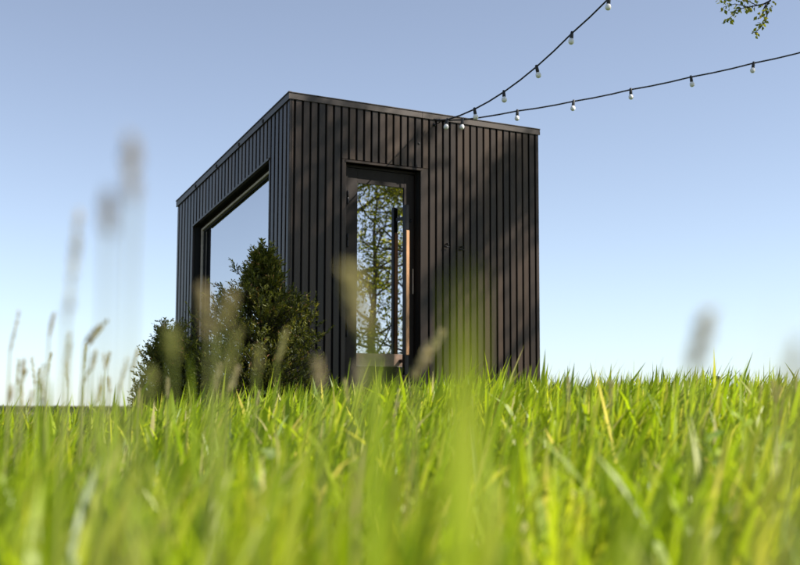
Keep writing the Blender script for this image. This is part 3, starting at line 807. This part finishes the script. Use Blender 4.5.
ST = [
    ('tallest blurred grey seed head against the sky at upper left', (131, 138), (133, 205), 0.62, 0.0085, 0.85),
    ('blurred grey seed head just below left of the tallest one', (109, 198), (108, 238), 0.62, 0.008, 0.85),
    ('tall leaning blurred brown seed head left of the two grey ones', (79, 214), (67, 322), 0.95, 0.008, 0.75),
    ('small brown seed head at the far left edge', (19, 311), (10, 352), 2.3, 0.0081, 0.7),
    ('slim seed head between the left edge and the leaning brown one', (54, 314), (49, 338), 2.1, 0.0079, 0.75),
    ('upper brown seed head of the crossing pair right of the leaning one', (106, 321), (88, 346), 2.2, 0.0091, 0.7),
    ('lower brown seed head of the crossing pair right of the leaning one', (99, 326), (84, 344), 2.0, 0.0093, 0.75),
    ('thin seed head low over the far fields at left', (93, 364), (81, 386), 2.4, 0.0067, 0.6),
    ('thin seed head just left of the dark shrub', (127, 358), (117, 396), 2.1, 0.0079, 0.65),
    ('pale buff seed head against the sky right of the cabin', (708, 318), (692, 372), 0.66, 0.010, 0.62),
    ('faint blurred seed head at the right edge of the picture', (801, 345), (791, 388), 0.5, 0.006, 0.95),
    ('pale olive blurred seed head left of the door glass', (351, 272), (368, 342), 0.66, 0.011, 0.45),
    ('forked buff seed head right of the door, taller tip', (440, 334), (418, 372), 1.7, 0.0136, 0.62),
    ('forked buff seed head right of the door, shorter tip', (429, 346), (411, 380), 1.7, 0.0136, 0.62),
    ('large fuzzy beige seed head across the base of the window', (203, 292), (211, 340), 0.85, 0.0095, 0.6),
    ('fuzzy beige seed head slanting right across the shrub', (231, 294), (221, 330), 0.85, 0.008, 0.45),
    ('green seed head in front of the lower shrub', (170, 334), (172, 362), 0.9, 0.012, 0.15),
    ('slim olive seed head in front of the right half of the shrub', (286, 332), (277, 364), 1.8, 0.0097, 0.35),
    ('pale seed head at the foot of the shrub, left of a twin', (220, 366), (214, 391), 2.1, 0.0098, 0.62),
    ('pale seed head at the foot of the shrub, right of a twin', (238, 368), (229, 392), 2.1, 0.0098, 0.62),
    ('olive seed head standing in the middle of the shrub', (259, 350), (256, 374), 1.2, 0.007, 0.3),
    ('buff seed head at the right foot of the shrub', (318, 362), (321, 392), 1.15, 0.009, 0.6),
    ('small whitish seed head under the door glass', (359, 370), (356, 388), 1.0, 0.008, 0.85),
    ('olive seed head above the beige one at left of the shrub', (238, 330), (228, 372), 1.1, 0.007, 0.25),
    ('green seed head at the far left foot of the lower shrub', (150, 372), (147, 404), 1.0, 0.010, 0.15),
    ('thin brownish seed head low right of the far left one', (44, 366), (40, 392), 2.2, 0.0073, 0.4),
    ('slim pale seed head low below the leaning brown one', (70, 335), (66, 378), 1.7, 0.0095, 0.55),
]
for (lb, tp, bt, dp, wd, tn) in ST:
    stalk(lb, tp, bt, dp, wd * 0.66, tn, fluffy=1.4 if 'grey' in lb else 1.6 if ('beige' in lb or 'buff' in lb or 'olive' in lb) else 1.0)

stem_px = sorted([random.uniform(2, 140) for _ in range(20)] + [random.uniform(165, 300) for _ in range(2)] + [random.uniform(330, 420) for _ in range(2)] + [random.uniform(560, 790) for _ in range(5)])
ORD = ('first second third fourth fifth sixth seventh eighth ninth tenth eleventh twelfth thirteenth fourteenth fifteenth sixteenth seventeenth eighteenth nineteenth twentieth twenty-first twenty-second twenty-third twenty-fourth twenty-fifth twenty-sixth twenty-seventh twenty-eighth twenty-ninth').split()
for px, od in zip(stem_px, ORD):
    py = random.uniform(344, 392) if px < 150 else random.uniform(372, 396); ln = random.uniform(14, 28); lx = random.uniform(-3, 8)
    stalk('%s thin short seeding stem from the left, just clear of the meadow grass' % od, (px + lx, py), (px, py + ln), random.uniform(2.0, 3.4), 0.0055, random.uniform(0.3, 0.7), leaves=1)

# broad green blades close to the lens
def near_tuft(label, base_px, tips, depth, width, tint):
    Bp = at(base_px[0], base_px[1], depth)
    G = Vector((Bp.x, Bp.y, float(ground_z(Bp.x, Bp.y))))
    t = thing('grass_tuft', label, 'grass', G, 0, 'broad grass tufts close to the lens')
    for k, (tx, ty) in enumerate(tips):
        T_ = at(tx, ty, depth + 0.01 * k); mid = G.lerp(T_, 0.55) + Vector(((Bp.x - T_.x) * 0.25, 0, 0))
        pts = [G.lerp(mid, f) .lerp(mid.lerp(T_, f), f) for f in np.linspace(0, 1, 9)]
        v = []; f = []
        for i, p in enumerate(pts):
            fr = i / 8; w = width * float(np.interp(fr, [0, 0.3, 0.75, 1], [0.6, 1, 0.85, 0.05])) * 0.5
            v += [p - G + Vector((-w * 0.8, -w * 0.6, 0)), p - G + Vector((0, 0.15 * w + 0.0008, 0)), p - G + Vector((w * 0.8, w * 0.6, 0))]
            if i: 
                b = 3 * i
                f += [(b - 3, b - 2, b + 1, b), (b - 2, b - 1, b + 2, b + 1)]
        me = bpy.data.meshes.new('blade'); me.from_pydata([q[:] for q in v], [], f); me.polygons.foreach_set('use_smooth', np.ones(len(f), bool))
        a = me.attributes.new('tint', 'FLOAT', 'POINT'); a.data.foreach_set('value', np.full(len(v), tint + 0.04 * k, np.float32))
        link('blade', me, M['grass'], t)
near_tuft('bright yellow-green tuft of blades blurred across the cladding right of the door', (462, 520), [(449, 272), (468, 256), (482, 268), (460, 318)], 0.52, 0.0074, 0.70)
near_tuft('soft green blades blurred over the bottom of the door glass', (378, 520), [(372, 318), (384, 345)], 0.62, 0.008, 0.6)
near_tuft('faint broad blades leaning right against the sky at the right edge', (720, 540), [(784, 285), (772, 330)], 0.34, 0.004, 0.9)
near_tuft('green blade tuft at far left under the slim seed head', (46, 450), [(38, 372), (52, 378), (66, 392), (44, 388)], 2.1, 0.010, 0.45)
near_tuft('green blade tuft in front of the lower shrub', (205, 470), [(190, 352), (214, 372), (228, 384)], 1.5, 0.009, 0.5)
near_tuft('long green blades arching right below the door handle', (352, 460), [(402, 368), (384, 358), (392, 392)], 2.6, 0.016, 0.6)
near_tuft('long green blades leaning right beside the yellow-green blurred tuft', (470, 455), [(518, 362), (500, 376), (541, 378)], 2.8, 0.016, 0.55)
near_tuft('green blade tuft at the left under the leaning brown seed head', (112, 470), [(100, 372), (118, 382), (92, 388)], 1.9, 0.010, 0.5)

# broad-leaved weeds in the grass
def weed(label, px, depth, n, spread, hgt, seed):
    r = random.Random(seed)
    b = at(px[0], px[1], depth); G = Vector((b.x, b.y, float(ground_z(b.x, b.y))))
    t = thing('meadow_weed', label, 'weed', G, 0, 'broad-leaved weeds in the grass')
    tb = Tubes(); pos = []; dr = []; sz = []
    for k in range(5):
        a = r.uniform(0, 6.28); p1 = Vector((math.cos(a) * spread * 0.5, math.sin(a) * spread * 0.5, hgt * r.uniform(0.7, 1.0)))
        tb.add([(0, 0, 0), p1 * 0.5 + Vector((0, 0, hgt * 0.1)), p1], [0.002, 0.0016, 0.0008], 5)
        for j in range(n // 5):
            f = r.uniform(0.35, 1.0); q = p1 * f
            aa = r.uniform(0, 6.28)
            pos.append(q[:]); dr.append((math.cos(aa), math.sin(aa), r.gauss(0.25, 0.35))); sz.append(r.uniform(0.022, 0.048))
    me = tb.mesh('stem'); at2 = me.attributes.new('tint', 'FLOAT', 'POINT'); at2.data.foreach_set('value', np.full(len(me.vertices), 0.3, np.float32))
    link('stem', me, M['weed'], t)
    link('foliage', leaf_cloud(pos, dr, np.array(sz), 0.55, rng.uniform(0.25, 1.0, len(pos)), 'foliage', 0.12), M['weed'], t)
weed('broad-leaved weed with pale glossy leaves at lower right', (742, 455), 2.6, 60, 0.24, 0.31, 1)
weed('smaller broad-leaved weed left of the pale glossy one at right', (706, 470), 2.4, 40, 0.18, 0.29, 2)
weed('pale weed in the grass below the shrub', (273, 466), 2.3, 25, 0.12, 0.28, 3)
weed('broad-leaved weed close to the right edge of the picture', (788, 432), 3.0, 45, 0.24, 0.34, 4)

# ------------------------------------------------------------------ small stake in the grass, right
sp = at(716, 376, 7.2)
stake = thing('stake', 'short dark square stake rising just above the grass at right', 'stake', (sp.x, sp.y, float(ground_z(sp.x, sp.y))), 0.3)
hz = sp.z - stake.location.z
link('post', boxm(-0.019, 0.019, -0.019, 0.019, -0.1, hz - 0.012, 'post', 0.003), M['post'], stake)
link('cap', hexa([(-0.023, -0.023, hz - 0.0118), (0.023, -0.023, hz - 0.0118), (0.023, 0.023, hz - 0.0118), (-0.023, 0.023, hz - 0.0118), (-0.012, -0.012, hz), (0.012, -0.012, hz), (0.012, 0.012, hz), (-0.012, 0.012, hz)], 'cap'), M['steel'], stake)

# ------------------------------------------------------------------ far village and woods on the left horizon
M['render_wall'] = simple('pale_render', (0.62, 0.56, 0.48), 0.9, 0, 0.2, (0.3, 0.15))
M['roof_tile'] = simple('dark_roof', (0.07, 0.05, 0.05), 0.8, 0, 0.2, (1.0, 0.3))
M['far_leaf'] = simple('far_foliage', (0.045, 0.06, 0.025), 0.9, 0, 0.1, (0.4, 0.5))
def house(label, px, depth, w, l, h, rot):
    b = at(px, 410, depth); gzz = float(ground_z(b.x, b.y))
    t = thing('house', label, 'house', (b.x, b.y, gzz), rot, 'far village houses on the left horizon')
    link('wall', boxm(-w / 2, w / 2, -l / 2, l / 2, -1, h), M['render_wall'], t)
    e = 0.5; rh = l * 0.42
    bm = bmesh.new()
    vs = [bm.verts.new(p) for p in ((-w / 2 - e, -l / 2 - e, h - 0.1), (w / 2 + e, -l / 2 - e, h - 0.1), (w / 2 + e, l / 2 + e, h - 0.1), (-w / 2 - e, l / 2 + e, h - 0.1), (-w / 2 - e, 0, h + rh), (w / 2 + e, 0, h + rh))]
    for f in ((0, 1, 5, 4), (2, 3, 4, 5), (1, 2, 5), (3, 0, 4), (3, 2, 1, 0)): bm.faces.new([vs[i] for i in f])
    me = bpy.data.meshes.new('roof'); bm.to_mesh(me); bm.free()
    link('roof', me, M['roof_tile'], t)
    for i in (-0.28, 0.0, 0.28):
        link('window', boxm(i * w - 0.5, i * w + 0.5, -l / 2 - 0.04, -l / 2 + 0.05, h * 0.4, h * 0.4 + 1.4), M['black'], t)
house('leftmost far white house with dark roof beside the fields', 92, 1050, 9, 7, 3.4, 0.2)
house('second far white house with dark roof from the left', 103, 980, 10, 8, 3.4, -0.3)
house('third far white house with dark roof from the left', 117, 1120, 8, 7, 3.2, 0.5)
house('far white house with dark roof nearest to the shrub', 131, 930, 10, 8, 3.6, -0.1)

def far_woods():
    n = 5200
    x = rng.uniform(-1500, 1500, n); y = rng.uniform(1500, 2600, n) + 120 * np.sin(x / 170)
    sel = vnoise(x, y, 0.008, 77) > -0.10
    x, y = x[sel], y[sel]; n = len(x)
    z0 = ground_z(x, y)
    k = 14
    px = np.repeat(x, k) + rng.normal(0, 3.0, n * k); py = np.repeat(y, k) + rng.normal(0, 3.0, n * k)
    pz = np.repeat(z0, k) + rng.uniform(0.5, 8.0, n * k) * np.repeat(rng.uniform(0.6, 1.1, n), k)
    d = rng.normal(size=(n * k, 3))
    me = leaf_cloud(np.stack([px, py, pz], 1), d, rng.uniform(2.0, 4.2, n * k), 0.8, rng.random(n * k), 'woods')
    o = link('woods', me, M['far_leaf']); o['kind'] = 'stuff'; o['label'] = 'dark far-off strip of woodland along the horizon'; o['category'] = 'woods'
far_woods()
